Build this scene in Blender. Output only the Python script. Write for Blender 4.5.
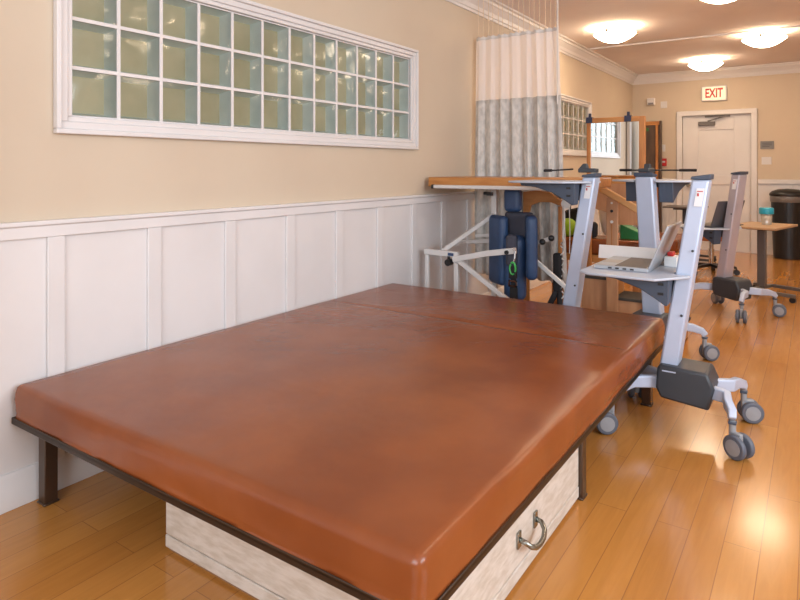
import bpy, bmesh, math, random
from mathutils import Vector, Matrix, noise
R = math.radians
random.seed(7)
sc = bpy.context.scene
for o in list(bpy.data.objects):
    bpy.data.objects.remove(o)
COL = sc.collection

# ---------------------------------------------------------------- camera
THETA = 34.2927
cd = bpy.data.cameras.new('camera')
cam = bpy.data.objects.new('camera', cd); COL.objects.link(cam)
cam.location = (2.46, 0.0, 1.25)
cam.rotation_euler = (R(90), 0, R(THETA))
cd.sensor_width = 36.0
cd.lens = 610 * 36 / 800
cd.shift_y = -132 / 800
cd.clip_start = 0.02
sc.camera = cam

# ---------------------------------------------------------------- world, added fill lamps, exposure
w = bpy.data.worlds.new('daylight_world'); sc.world = w
w.use_nodes = True
w.node_tree.nodes['Background'].inputs[0].default_value = (0.95, 0.97, 1.0, 1)
w.node_tree.nodes['Background'].inputs[1].default_value = 1.0
sc.view_settings.view_transform = 'Standard'
sc.view_settings.look = 'None'
sc.view_settings.gamma = 1
sc.view_settings.use_curve_mapping = False
sc.view_settings.exposure = -0.05
sc.cycles.max_bounces = 8
sc.cycles.diffuse_bounces = 4
sc.cycles.glossy_bounces = 4
sc.cycles.transparent_max_bounces = 8
sc.cycles.caustics_reflective = False
sc.cycles.caustics_refractive = False
sc.cycles.sample_clamp_indirect = 6

LAMP_STRENGTH = 26.0
LAMP_COLOR = (1.0, 0.79, 0.55)

def area(name, loc, rot, sx, sy, power, color):
    l = bpy.data.lights.new(name, 'AREA'); l.shape = 'RECTANGLE'
    l.size, l.size_y, l.energy, l.color = sx, sy, power, color
    o = bpy.data.objects.new(name, l); COL.objects.link(o)
    o.location = loc; o.rotation_euler = rot
    return o
# added cool fill lamps, set at invented windows behind the camera and at right
area('added_fill_near', (2.6, -2.93, 1.85), (R(90), 0, 0), 3.2, 1.3, 135, (0.78, 0.89, 1.0))
area('added_fill_right', (5.13, 1.2, 1.85), (R(90), 0, R(90)), 3.2, 1.3, 150, (0.78, 0.89, 1.0))

# ---------------------------------------------------------------- materials
def lin(c):
    out = []
    for v in c:
        v /= 255.0
        out.append(v / 12.92 if v <= 0.04045 else ((v + 0.055) / 1.055) ** 2.4)
    return tuple(out) + (1.0,)

def nn(nt, t, **kw):
    n = nt.nodes.new(t)
    for k, v in kw.items():
        setattr(n, k, v)
    return n

def pm(name, c, rough=0.5, metal=0.0, c2=None, scale=8.0, bump=0.0, bscale=60.0, spec=0.5, coat=0.0, stretch=None, emit=None, estr=0.0):
    m = bpy.data.materials.new(name); m.use_nodes = True
    nt = m.node_tree; b = nt.nodes['Principled BSDF']
    b.inputs['Roughness'].default_value = rough
    b.inputs['Metallic'].default_value = metal
    b.inputs['Specular IOR Level'].default_value = spec
    b.inputs['Coat Weight'].default_value = coat
    b.inputs['Coat Roughness'].default_value = 0.15
    tc = nn(nt, 'ShaderNodeTexCoord')
    src = tc.outputs['Object']
    if stretch:
        mp = nn(nt, 'ShaderNodeMapping'); mp.inputs['Scale'].default_value = stretch
        nt.links.new(src, mp.inputs[0]); src = mp.outputs[0]
    n = nn(nt, 'ShaderNodeTexNoise'); n.inputs['Scale'].default_value = scale
    n.inputs['Detail'].default_value = 4
    nt.links.new(src, n.inputs['Vector'])
    rp = nn(nt, 'ShaderNodeValToRGB')
    a = lin(c)
    if c2 is None:
        c2l = tuple(min(1, v * 0.94) for v in a[:3]) + (1,)
    else:
        c2l = lin(c2)
    rp.color_ramp.elements[0].color = c2l; rp.color_ramp.elements[0].position = 0.35
    rp.color_ramp.elements[1].color = a; rp.color_ramp.elements[1].position = 0.62
    nt.links.new(n.outputs['Fac'], rp.inputs[0])
    nt.links.new(rp.outputs[0], b.inputs['Base Color'])
    if bump > 0:
        n2 = nn(nt, 'ShaderNodeTexNoise'); n2.inputs['Scale'].default_value = bscale; n2.inputs['Detail'].default_value = 3
        nt.links.new(src, n2.inputs['Vector'])
        bp = nn(nt, 'ShaderNodeBump'); bp.inputs['Strength'].default_value = bump; bp.inputs['Distance'].default_value = 0.01
        nt.links.new(n2.outputs['Fac'], bp.inputs['Height'])
        nt.links.new(bp.outputs[0], b.inputs['Normal'])
    if emit:
        b.inputs['Emission Color'].default_value = emit + (1,)
        b.inputs['Emission Strength'].default_value = estr
    return m

def floor_material():
    m = bpy.data.materials.new('maple_planks'); m.use_nodes = True
    nt = m.node_tree; b = nt.nodes['Principled BSDF']
    tc = nn(nt, 'ShaderNodeTexCoord')
    mp = nn(nt, 'ShaderNodeMapping'); mp.inputs['Rotation'].default_value = (0, 0, R(90))
    nt.links.new(tc.outputs['Object'], mp.inputs[0])
    br = nn(nt, 'ShaderNodeTexBrick'); br.offset = 0.37; br.offset_frequency = 2
    for k, v in (('Scale', 1.0), ('Mortar Size', 0.0014), ('Mortar Smooth', 0.3), ('Bias', 0.0), ('Brick Width', 1.15), ('Row Height', 0.105)):
        br.inputs[k].default_value = v
    br.inputs['Color1'].default_value = lin((198, 138, 70))
    br.inputs['Color2'].default_value = lin((186, 125, 60))
    br.inputs['Mortar'].default_value = lin((150, 100, 54))
    nt.links.new(mp.outputs[0], br.inputs['Vector'])
    gm = nn(nt, 'ShaderNodeMapping'); gm.inputs['Scale'].default_value = (14, 1.3, 1)
    nt.links.new(tc.outputs['Object'], gm.inputs[0])
    g = nn(nt, 'ShaderNodeTexNoise'); g.inputs['Scale'].default_value = 3.0; g.inputs['Detail'].default_value = 6; g.inputs['Distortion'].default_value = 0.8
    nt.links.new(gm.outputs[0], g.inputs['Vector'])
    mx = nn(nt, 'ShaderNodeMix', data_type='RGBA', blend_type='MULTIPLY')
    mx.inputs['Factor'].default_value = 0.35
    rp = nn(nt, 'ShaderNodeValToRGB')
    rp.color_ramp.elements[0].color = (0.72, 0.66, 0.6, 1); rp.color_ramp.elements[0].position = 0.3
    rp.color_ramp.elements[1].color = (1, 1, 1, 1); rp.color_ramp.elements[1].position = 0.65
    nt.links.new(g.outputs['Fac'], rp.inputs[0])
    nt.links.new(br.outputs['Color'], mx.inputs['A']); nt.links.new(rp.outputs[0], mx.inputs['B'])
    nt.links.new(mx.outputs['Result'], b.inputs['Base Color'])
    b.inputs['Roughness'].default_value = 0.2
    b.inputs['Coat Weight'].default_value = 0.25
    b.inputs['Coat Roughness'].default_value = 0.12
    n3 = nn(nt, 'ShaderNodeTexNoise'); n3.inputs['Scale'].default_value = 5.0
    nt.links.new(tc.outputs['Object'], n3.inputs['Vector'])
    ad = nn(nt, 'ShaderNodeMath', operation='MULTIPLY_ADD'); ad.inputs[1].default_value = -0.6
    nt.links.new(br.outputs['Fac'], ad.inputs[0]); nt.links.new(n3.outputs['Fac'], ad.inputs[2])
    bp = nn(nt, 'ShaderNodeBump'); bp.inputs['Strength'].default_value = 0.12; bp.inputs['Distance'].default_value = 0.006
    nt.links.new(ad.outputs[0], bp.inputs['Height']); nt.links.new(bp.outputs[0], b.inputs['Normal'])
    return m

def glass_pane_material():
    m = bpy.data.materials.new('wavy_clear_glass'); m.use_nodes = True
    nt = m.node_tree
    for n in list(nt.nodes): nt.nodes.remove(n)
    out = nn(nt, 'ShaderNodeOutputMaterial')
    tr = nn(nt, 'ShaderNodeBsdfTransparent'); tr.inputs[0].default_value = (0.93, 0.95, 0.92, 1)
    gl = nn(nt, 'ShaderNodeBsdfGlossy'); gl.inputs['Roughness'].default_value = 0.12
    fr = nn(nt, 'ShaderNodeFresnel'); fr.inputs['IOR'].default_value = 1.45
    mx = nn(nt, 'ShaderNodeMixShader')
    tc = nn(nt, 'ShaderNodeTexCoord')
    ns = nn(nt, 'ShaderNodeTexNoise'); ns.inputs['Scale'].default_value = 9.0; ns.inputs['Detail'].default_value = 1
    nt.links.new(tc.outputs['Object'], ns.inputs['Vector'])
    bp = nn(nt, 'ShaderNodeBump'); bp.inputs['Strength'].default_value = 0.25; bp.inputs['Distance'].default_value = 0.02
    nt.links.new(ns.outputs['Fac'], bp.inputs['Height'])
    nt.links.new(bp.outputs[0], gl.inputs['Normal']); nt.links.new(bp.outputs[0], fr.inputs['Normal'])
    nt.links.new(fr.outputs[0], mx.inputs[0]); nt.links.new(tr.outputs[0], mx.inputs[1]); nt.links.new(gl.outputs[0], mx.inputs[2])
    nt.links.new(mx.outputs[0], out.inputs[0])
    return m

def mesh_net_material():
    m = bpy.data.materials.new('white_curtain_netting'); m.use_nodes = True
    nt = m.node_tree
    for n in list(nt.nodes): nt.nodes.remove(n)
    out = nn(nt, 'ShaderNodeOutputMaterial')
    tr = nn(nt, 'ShaderNodeBsdfTransparent')
    df = nn(nt, 'ShaderNodeBsdfDiffuse'); df.inputs[0].default_value = lin((250, 244, 240))
    tl = nn(nt, 'ShaderNodeBsdfTranslucent'); tl.inputs[0].default_value = lin((250, 244, 240))
    m0 = nn(nt, 'ShaderNodeMixShader'); m0.inputs[0].default_value = 0.4
    nt.links.new(df.outputs[0], m0.inputs[1]); nt.links.new(tl.outputs[0], m0.inputs[2])
    m1 = nn(nt, 'ShaderNodeMixShader'); m1.inputs[0].default_value = 0.94
    nt.links.new(tr.outputs[0], m1.inputs[1]); nt.links.new(m0.outputs[0], m1.inputs[2])
    nt.links.new(m1.outputs[0], out.inputs[0])
    return m

def clear_plastic_material():
    m = bpy.data.materials.new('clear_plastic'); m.use_nodes = True
    nt = m.node_tree
    for n in list(nt.nodes): nt.nodes.remove(n)
    out = nn(nt, 'ShaderNodeOutputMaterial')
    tr = nn(nt, 'ShaderNodeBsdfTransparent'); tr.inputs[0].default_value = (0.95, 0.93, 0.9, 1)
    gl = nn(nt, 'ShaderNodeBsdfGlossy'); gl.inputs['Roughness'].default_value = 0.1
    df = nn(nt, 'ShaderNodeBsdfDiffuse'); df.inputs[0].default_value = lin((235, 225, 210))
    m0 = nn(nt, 'ShaderNodeMixShader'); m0.inputs[0].default_value = 0.4
    m1 = nn(nt, 'ShaderNodeMixShader'); m1.inputs[0].default_value = 0.12
    nt.links.new(tr.outputs[0], m0.inputs[1]); nt.links.new(df.outputs[0], m0.inputs[2])
    nt.links.new(m0.outputs[0], m1.inputs[1]); nt.links.new(gl.outputs[0], m1.inputs[2])
    nt.links.new(m1.outputs[0], out.inputs[0])
    return m

def vinyl_material(name, c, c2, rough):
    m = pm(name, c, rough, c2=c2, scale=2.6, spec=0.45)
    nt = m.node_tree; b = nt.nodes['Principled BSDF']
    tc = nn(nt, 'ShaderNodeTexCoord')
    v = nn(nt, 'ShaderNodeTexNoise'); v.inputs['Scale'].default_value = 260; v.inputs['Detail'].default_value = 2
    v2 = nn(nt, 'ShaderNodeTexNoise'); v2.inputs['Scale'].default_value = 5.5; v2.inputs['Detail'].default_value = 3
    nt.links.new(tc.outputs['Object'], v.inputs['Vector']); nt.links.new(tc.outputs['Object'], v2.inputs['Vector'])
    ad = nn(nt, 'ShaderNodeMath', operation='MULTIPLY_ADD'); ad.inputs[1].default_value = 0.035
    nt.links.new(v.outputs['Fac'], ad.inputs[0]); nt.links.new(v2.outputs['Fac'], ad.inputs[2])
    bp = nn(nt, 'ShaderNodeBump'); bp.inputs['Strength'].default_value = 0.22; bp.inputs['Distance'].default_value = 0.02
    nt.links.new(ad.outputs[0], bp.inputs['Height']); nt.links.new(bp.outputs[0], b.inputs['Normal'])
    return m

M = {}
M['wall'] = pm('tan_wall_paint', (209, 193, 171), 0.7, c2=(206, 189, 167), scale=1.5, spec=0.25)
M['white'] = pm('white_trim_paint', (226, 222, 220), 0.4, scale=2, spec=0.35)
M['ceiling'] = pm('ceiling_paint', (238, 230, 230), 0.85, scale=1.2, spec=0.1)
M['floor'] = floor_material()
M['pane'] = glass_pane_material()
M['block_back'] = pm('olive_glass_back', (194, 184, 154), 0.35, c2=(174, 164, 134), scale=3.0, spec=0.4)
M['block_side'] = pm('frosted_glass_edge', (236, 242, 240), 0.4, c2=(222, 232, 230), scale=8)
M['vinyl'] = vinyl_material('brown_vinyl', (140, 76, 38), (124, 64, 31), 0.27)
M['dark_steel'] = pm('dark_steel', (70, 58, 48), 0.35, 0.7, scale=20)
M['leg_steel'] = pm('brown_steel_leg', (98, 82, 70), 0.28, 0.75, scale=14)
M['plywood'] = pm('raw_plywood', (150, 112, 78), 0.7, scale=6, stretch=(1, 10, 10))
M['washed'] = pm('whitewashed_wood', (212, 203, 192), 0.6, c2=(194, 182, 167), scale=16, stretch=(1.0, 1.0, 4.0), bump=0.15, bscale=25)
M['washed_edge'] = pm('worn_tan_wood_edge', (172, 138, 104), 0.65, scale=9)
M['chrome'] = pm('chrome', (200, 200, 198), 0.15, 1.0)
M['teal_metal'] = pm('tarnished_handle_metal', (150, 150, 142), 0.25, 0.9, scale=30)
M['silver'] = pm('silver_lacquer', (190, 202, 224), 0.38, 0.15, scale=6)
M['silver_grey'] = pm('grey_plate', (190, 198, 212), 0.4, 0.05, scale=6)
M['slate'] = pm('slate_plastic', (68, 78, 94), 0.5, scale=20)
M['charcoal'] = pm('charcoal_plastic', (56, 60, 66), 0.45, scale=25)
M['caster_grey'] = pm('grey_caster_tyre', (92, 98, 110), 0.5, scale=20)
M['caster_hub'] = pm('light_grey_caster_hub', (150, 152, 156), 0.45, scale=20)
M['black'] = pm('black_plastic', (28, 28, 30), 0.4, scale=20)
M['black_cloth'] = pm('black_cloth', (34, 32, 33), 0.85, scale=40, bump=0.3)
M['blue_pad'] = pm('navy_vinyl', (54, 80, 118), 0.42, c2=(48, 72, 108), scale=12)
M['grey_pad'] = pm('dark_grey_fabric', (72, 72, 84), 0.8, scale=40, bump=0.3, bscale=200)
M['frame_white'] = pm('white_powder_coat', (222, 218, 214), 0.35, scale=10)
M['wood'] = pm('varnished_oak', (196, 136, 76), 0.38, c2=(178, 116, 60), scale=5, stretch=(1, 7, 7))
M['wood_v'] = pm('varnished_oak_upright', (192, 128, 70), 0.38, c2=(172, 108, 56), scale=5, stretch=(7, 7, 1))
M['wood_pink'] = pm('pale_birch_ply', (196, 146, 106), 0.45, c2=(184, 132, 94), scale=4, stretch=(7, 7, 1))
M['wood_light'] = pm('light_maple_rail', (226, 172, 112), 0.4, scale=6, stretch=(1, 7, 7))
M['tread'] = pm('dark_tread_rubber', (62, 56, 50), 0.7, scale=40, bump=0.2)
M['mirror'] = pm('mirror_silver', (238, 240, 238), 0.01, 1.0, c2=(238, 240, 238))
M['net'] = mesh_net_material()
M['curtain'] = pm('grey_mottled_curtain', (214, 208, 200), 0.85, c2=(190, 185, 178), scale=30, stretch=(1, 1, 0.5))
M['cord'] = pm('pale_cord', (232, 214, 190), 0.6)
M['paper'] = pm('white_paper', (238, 236, 234), 0.6)
M['label'] = pm('white_sticker', (236, 236, 238), 0.4)
M['red'] = pm('red_enamel', (190, 32, 34), 0.4)
M['lime'] = pm('lime_rubber', (158, 196, 34), 0.5, bump=0.1)
M['green'] = pm('green_plastic', (34, 120, 62), 0.5)
M['green_clip'] = pm('bright_green_clip', (70, 190, 90), 0.4)
M['teal'] = pm('teal_plastic', (40, 160, 186), 0.4)
M['clear'] = clear_plastic_material()
M['liner'] = pm('clear_bin_liner', (120, 116, 114), 0.3)
M['grey_tile'] = pm('grey_plastic', (128, 126, 128), 0.5)
M['plaque'] = pm('grey_plaque', (124, 120, 116), 0.4)
M['plaque_text'] = pm('dark_plaque_text', (84, 82, 80), 0.5)
M['screen'] = pm('dark_laptop_screen', (58, 54, 54), 0.25)
M['laptop'] = pm('silver_laptop_shell', (176, 180, 186), 0.35, 0.35)
M['laptop_dark'] = pm('dark_grey_laptop_shell', (92, 90, 94), 0.4, 0.2)
M['keys'] = pm('laptop_keyboard', (96, 86, 78), 0.5)
M['touchpad'] = pm('laptop_touchpad', (176, 166, 156), 0.35)
M['cream'] = pm('cream_foam', (238, 212, 168), 0.7)
M['pillow'] = pm('cream_pillowcase', (240, 218, 196), 0.8, bump=0.2, bscale=12)
M['seat'] = pm('tan_brown_seat', (176, 106, 62), 0.45)
M['tan_top'] = pm('tan_laminate', (178, 142, 106), 0.4, scale=5, stretch=(1, 6, 6))
M['post_grey'] = pm('dark_grey_post', (104, 98, 94), 0.4, 0.3)
M['dark_panel'] = pm('dark_brown_panel', (92, 70, 54), 0.4, c2=(70, 52, 42), scale=3, stretch=(6, 6, 1))
M['clip'] = pm('dark_blue_clip', (44, 50, 74), 0.35)
M['glow'] = pm('frosted_lamp_glass', (255, 240, 215), 0.5, emit=LAMP_COLOR, estr=LAMP_STRENGTH)
M['brass'] = pm('nickel_lamp_clip', (150, 132, 104), 0.3, 0.8)
M['exit_face'] = pm('exit_sign_face', (250, 238, 214), 0.5, emit=(1.0, 0.86, 0.62), estr=0.35)
M['exit_red'] = pm('exit_sign_red', (196, 60, 44), 0.5)
M['window_glass'] = M['clear']

# ---------------------------------------------------------------- mesh helpers
class MB:
    def __init__(self):
        self.bm = bmesh.new()
    def _add(self, vs, fs, mi=0):
        v = [self.bm.verts.new(p) for p in vs]
        for f in fs:
            try:
                fc = self.bm.faces.new([v[i] for i in f]); fc.material_index = mi
            except ValueError:
                pass
    def box(self, x0, x1, y0, y1, z0, z1, mi=0):
        vs = [(x, y, z) for z in (z0, z1) for y in (y0, y1) for x in (x0, x1)]
        self._add(vs, [(0, 2, 3, 1), (4, 5, 7, 6), (0, 1, 5, 4), (2, 6, 7, 3), (0, 4, 6, 2), (1, 3, 7, 5)], mi)
        return self
    def hexa(self, lo, hi, mi=0):
        # two quads (4 points each, same winding)
        self._add(list(lo) + list(hi), [(3, 2, 1, 0), (4, 5, 6, 7), (0, 1, 5, 4), (1, 2, 6, 5), (2, 3, 7, 6), (3, 0, 4, 7)], mi)
        return self
    def prism(self, poly, axis, a, b, mi=0):
        # poly: 2d points; axis 'x' -> (y,z), 'y' -> (x,z), 'z' -> (x,y)
        def p3(p, t):
            return {'x': (t, p[0], p[1]), 'y': (p[0], t, p[1]), 'z': (p[0], p[1], t)}[axis]
        n = len(poly)
        vs = [p3(p, a) for p in poly] + [p3(p, b) for p in poly]
        fs = [tuple(range(n - 1, -1, -1)), tuple(range(n, 2 * n))] + [(i, (i + 1) % n, n + (i + 1) % n, n + i) for i in range(n)]
        self._add(vs, fs, mi)
        return self
    def sweep(self, pts, ring, closed=False, mi=0):
        # ring(i, tangent) -> list of 3d offsets
        pts = [Vector(p) for p in pts]; n = len(pts); vs = []; k = None
        for i, p in enumerate(pts):
            a = pts[max(i - 1, 0)]; b = pts[min(i + 1, n - 1)]
            if closed:
                a = pts[(i - 1) % n]; b = pts[(i + 1) % n]
            t = (b - a).normalized()
            rg = ring(i, t); k = len(rg)
            vs += [tuple(p + o) for o in rg]
        fs = []
        m = n if closed else n - 1
        for i in range(m):
            for j in range(k):
                i2 = (i + 1) % n
                fs.append((i * k + j, i * k + (j + 1) % k, i2 * k + (j + 1) % k, i2 * k + j))
        if not closed:
            fs.append(tuple(range(k - 1, -1, -1))); fs.append(tuple((n - 1) * k + j for j in range(k)))
        self._add(vs, fs, mi)
        return self
    def tube(self, pts, r, seg=10, closed=False, mi=0):
        def ring(i, t):
            up = Vector((0, 0, 1)) if abs(t.z) < 0.9 else Vector((1, 0, 0))
            s = t.cross(up).normalized(); u = s.cross(t).normalized()
            rr = r[i] if isinstance(r, (list, tuple)) else r
            return [(s * math.cos(2 * math.pi * j / seg) + u * math.sin(2 * math.pi * j / seg)) * rr for j in range(seg)]
        return self.sweep(pts, ring, closed, mi)
    def bar(self, pts, wd, ht, mi=0, upv=(0, 0, 1)):
        # rectangular section; wd across, ht along up (numbers or lists)
        upv = Vector(upv)
        def ring(i, t):
            s = t.cross(upv)
            s = s.normalized() if s.length > 1e-4 else Vector((1, 0, 0))
            u = s.cross(t).normalized()
            a = (wd[i] if isinstance(wd, (list, tuple)) else wd) / 2
            b = (ht[i] if isinstance(ht, (list, tuple)) else ht) / 2
            return [s * a + u * b, -s * a + u * b, -s * a - u * b, s * a - u * b]
        return self.sweep(pts, ring, False, mi)
    def cyl(self, p0, p1, r, seg=16, mi=0):
        return self.tube([p0, p1], r, seg, mi=mi)
    def lathe(self, prof, c=(0, 0, 0), seg=32, mi=0, cap=True):
        # prof: (radius, z) list
        vs = []; n = len(prof)
        for r, z in prof:
            for j in range(seg):
                a = 2 * math.pi * j / seg
                vs.append((c[0] + max(r, 1e-4) * math.cos(a), c[1] + max(r, 1e-4) * math.sin(a), c[2] + z))
        fs = [(i * seg + j, i * seg + (j + 1) % seg, (i + 1) * seg + (j + 1) % seg, (i + 1) * seg + j) for i in range(n - 1) for j in range(seg)]
        if cap:
            fs.append(tuple(range(seg - 1, -1, -1))); fs.append(tuple((n - 1) * seg + j for j in range(seg)))
        self._add(vs, fs, mi)
        return self
    def rbox(self, x0, x1, y0, y1, z0, z1, r, nx=10, ny=10, nz=6, fn=None, mi=0):
        # rounded box with optional displacement fn(u, v, w, p) -> p  (u,v,w in -1..1)
        tmp = bmesh.new()
        cx, cy, cz = (x0 + x1) / 2, (y0 + y1) / 2, (z0 + z1) / 2
        hx, hy, hz = (x1 - x0) / 2, (y1 - y0) / 2, (z1 - z0) / 2
        def lins(h, n):
            q = r * 0.999
            return [-h, -h + q * 0.3, -h + q * 0.65] + [-h + q + (2 * h - 2 * q) * i / n for i in range(n + 1)] + [h - q * 0.65, h - q * 0.3, h]
        X, Y, Z = lins(hx, nx), lins(hy, ny), lins(hz, nz)
        cache = {}
        def vert(x, y, z):
            key = (round(x, 6), round(y, 6), round(z, 6))
            if key in cache: return cache[key]
            p = Vector((x, y, z))
            q = Vector((max(-hx + r, min(hx - r, x)), max(-hy + r, min(hy - r, y)), max(-hz + r, min(hz - r, z))))
            d = p - q
            if d.length > 1e-9:
                d.normalize(); p = q + d * r
            if fn: p = fn(x / hx, y / hy, z / hz, p)
            cache[key] = self.bm.verts.new((p.x + cx, p.y + cy, p.z + cz))
            return cache[key]
        def grid(A, B, f, flip):
            for i in range(len(A) - 1):
                for j in range(len(B) - 1):
                    q = [f(A[i], B[j]), f(A[i + 1], B[j]), f(A[i + 1], B[j + 1]), f(A[i], B[j + 1])]
                    if flip: q.reverse()
                    try:
                        fc = self.bm.faces.new(q); fc.material_index = mi
                    except ValueError:
                        pass
        grid(X, Y, lambda a, b: vert(a, b, hz), False); grid(X, Y, lambda a, b: vert(a, b, -hz), True)
        grid(X, Z, lambda a, b: vert(a, -hy, b), False); grid(X, Z, lambda a, b: vert(a, hy, b), True)
        grid(Y, Z, lambda a, b: vert(hx, a, b), False); grid(Y, Z, lambda a, b: vert(-hx, a, b), True)
        tmp.free()
        return self
    def sphere(self, c, r, seg=20, sc3=(1, 1, 1)):
        n = seg // 2
        vs = []
        for i in range(n + 1):
            ph = math.pi * i / n
            for j in range(seg):
                a = 2 * math.pi * j / seg
                rr = max(math.sin(ph), 0.002)
                vs.append((c[0] + r * sc3[0] * rr * math.cos(a), c[1] + r * sc3[1] * rr * math.sin(a), c[2] + r * sc3[2] * math.cos(ph)))
        fs = [(i * seg + j, (i + 1) * seg + j, (i + 1) * seg + (j + 1) % seg, i * seg + (j + 1) % seg) for i in range(n) for j in range(seg)]
        self._add(vs, fs)
        return self
    def xf(self, mat):
        bmesh.ops.transform(self.bm, matrix=mat, verts=self.bm.verts)
        return self
    def build(self, name, mats, parent=None, world=False, bevel=0.0, smooth=False, solid=0.0, face_x=False):
        bmesh.ops.recalc_face_normals(self.bm, faces=self.bm.faces)
        if face_x:          # an open sheet facing into the room (+x)
            self.bm.normal_update()
            bmesh.ops.reverse_faces(self.bm, faces=[f for f in self.bm.faces if f.normal.x < 0])
        if world and parent is not None:
            p = parent; L = Matrix.Identity(4)
            while p is not None:
                L = Matrix.LocRotScale(p.location, p.rotation_euler, None) @ L; p = p.parent
            bmesh.ops.transform(self.bm, matrix=L.inverted(), verts=self.bm.verts)
        me = bpy.data.meshes.new(name); self.bm.to_mesh(me); self.bm.free()
        if not isinstance(mats, (list, tuple)): mats = [mats]
        for m in mats: me.materials.append(m)
        if smooth:
            for f in me.polygons: f.use_smooth = True
        o = bpy.data.objects.new(name, me); COL.objects.link(o)
        if parent is not None: o.parent = parent
        if solid:
            s = o.modifiers.new('thickness', 'SOLIDIFY'); s.thickness = solid; s.offset = 0
        if bevel:
            b = o.modifiers.new('bevel', 'BEVEL'); b.width = bevel; b.segments = 2; b.limit_method = 'ANGLE'; b.angle_limit = R(40)
            for f in me.polygons: f.use_smooth = True
            try:
                me.set_sharp_from_angle(angle=R(40))
            except Exception:
                pass
        return o

def tag(o, label, cat, group=None):
    o['label'] = label; o['category'] = cat
    if group: o['group'] = group
    return o
def struct(o):
    o['kind'] = 'structure'; return o
def thing(name, label, cat, loc=(0, 0, 0), rz=0, group=None):
    o = bpy.data.objects.new(name, None); COL.objects.link(o)
    o.empty_display_size = 0.1
    o.location = loc; o.rotation_euler = (0, 0, rz)
    return tag(o, label, cat, group)
def root_struct(name, loc=(0, 0, 0)):
    o = bpy.data.objects.new(name, None); COL.objects.link(o); o.location = loc
    return struct(o)
def copy_tree(o, parent=None):
    c = o.copy(); COL.objects.link(c)
    if parent is not None: c.parent = parent
    for ch in [x for x in COL.objects if x.parent == o]:
        copy_tree(ch, c)
    return c
def lettering(text, size, mat, parent, loc, rot, name='lettering', depth=0.002):
    c = bpy.data.curves.new(name, 'FONT'); c.body = text; c.size = size; c.extrude = depth; c.offset = 0.025 * size
    c.align_x = 'CENTER'; c.align_y = 'CENTER'
    t = bpy.data.objects.new(name + '_curve', c); COL.objects.link(t)
    bpy.context.view_layer.update()
    me = bpy.data.meshes.new_from_object(t.evaluated_get(bpy.context.evaluated_depsgraph_get()))
    bpy.data.objects.remove(t)
    me.materials.clear(); me.materials.append(mat)
    o = bpy.data.objects.new(name, me); COL.objects.link(o)
    o.parent = parent; o.location = loc; o.rotation_euler = rot
    return o

# ---------------------------------------------------------------- room shell
YB, YN, XR, ZC = 10.3, -3.0, 5.2, 2.74
struct(MB().box(-0.2, XR + 0.2, YN - 0.2, YB + 0.2, -0.12, 0.0).build('floor', M['floor']))
struct(MB().box(-0.2, XR + 0.2, YN - 0.2, YB + 0.2, ZC, ZC + 0.12).build('ceiling', M['ceiling']))
W1 = (1.273, 3.737, 1.455, 2.05)          # glass opening of the near window (y0, y1, z0, z1)
W2 = (6.87, 7.96, 1.47, 2.04)             # glass opening of the far window
wl = MB()
ys = [YN, W1[0], W1[1], W2[0], W2[1], YB + 0.2]
for i in range(5):
    if i in (1, 3):
        wv = W1 if i == 1 else W2
        wl.box(-0.2, 0, ys[i], ys[i + 1], 0, wv[2]); wl.box(-0.2, 0, ys[i], ys[i + 1], wv[3], ZC)
        wl.box(-0.2, -0.09, ys[i], ys[i + 1], wv[2], wv[3])
    else:
        wl.box(-0.2, 0, ys[i], ys[i + 1], 0, ZC)
struct(wl.build('wall_left', M['wall']))
DX0, DX1, DZ = 0.745, 1.672, 2.05         # door opening
wb = MB()
wb.box(0, DX0, YB, YB + 0.2, 0, ZC); wb.box(DX1, XR + 0.2, YB, YB + 0.2, 0, ZC); wb.box(DX0, DX1, YB, YB + 0.2, DZ, ZC)
struct(wb.build('wall_back', M['wall']))
def wall_with_hole(fixed, axis, a0, a1, h0, h1, name):
    m = MB()
    def bx(p, q, z0, z1):
        if axis == 'y': m.box(min(fixed), max(fixed), p, q, z0, z1)
        else: m.box(p, q, min(fixed), max(fixed), z0, z1)
    bx(a0, h0, 0, ZC); bx(h1, a1, 0, ZC); bx(h0, h1, 0, 1.2); bx(h0, h1, 2.5, ZC)
    return struct(m.build(name, M['wall']))
wall_with_hole((XR, XR + 0.2), 'y', YN - 0.2, YB, -0.4, 2.8, 'wall_right')
wall_with_hole((YN - 0.2, YN), 'x', 0, XR, 1.0, 4.2, 'wall_near')
# unseen windows (frames with mullions), added around the fill lamps
r = root_struct('added_window_3', (XR, 1.2, 1.2))
f = MB()
for yy in (-0.44, 0.66, 1.73, 2.8): f.box(XR - 0.02, XR + 0.12, yy, yy + 0.04, 1.16, 2.54)
f.box(XR - 0.03, XR + 0.12, -0.46, 2.86, 1.12, 1.2); f.box(XR - 0.03, XR + 0.12, -0.46, 2.86, 2.5, 2.58)
f.build('window_frame', M['white'], r, world=True)
r = root_struct('added_window_4', (2.6, YN, 1.2))
f = MB()
for xx in (0.96, 2.04, 3.12, 4.2): f.box(xx, xx + 0.04, YN - 0.12, YN + 0.02, 1.16, 2.54)
f.box(0.94, 4.26, YN - 0.12, YN + 0.03, 1.12, 1.2); f.box(0.94, 4.26, YN - 0.12, YN + 0.03, 2.5, 2.58)
f.build('window_frame', M['white'], r, world=True)

# crown moulding
cr = [(0, 2.595), (0.014, 2.595), (0.02, 2.615), (0.03, 2.62), (0.04, 2.65), (0.075, 2.695), (0.085, 2.7), (0.09, 2.72), (0.115, 2.725), (0.115, ZC), (0, ZC)]
struct(MB().prism(cr, 'y', YN, YB).build('trim_1', M['white']))
m = MB().prism([(YB - a, z) for a, z in cr], 'x', 0, XR)
struct(m.build('trim_2', M['white']))

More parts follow.
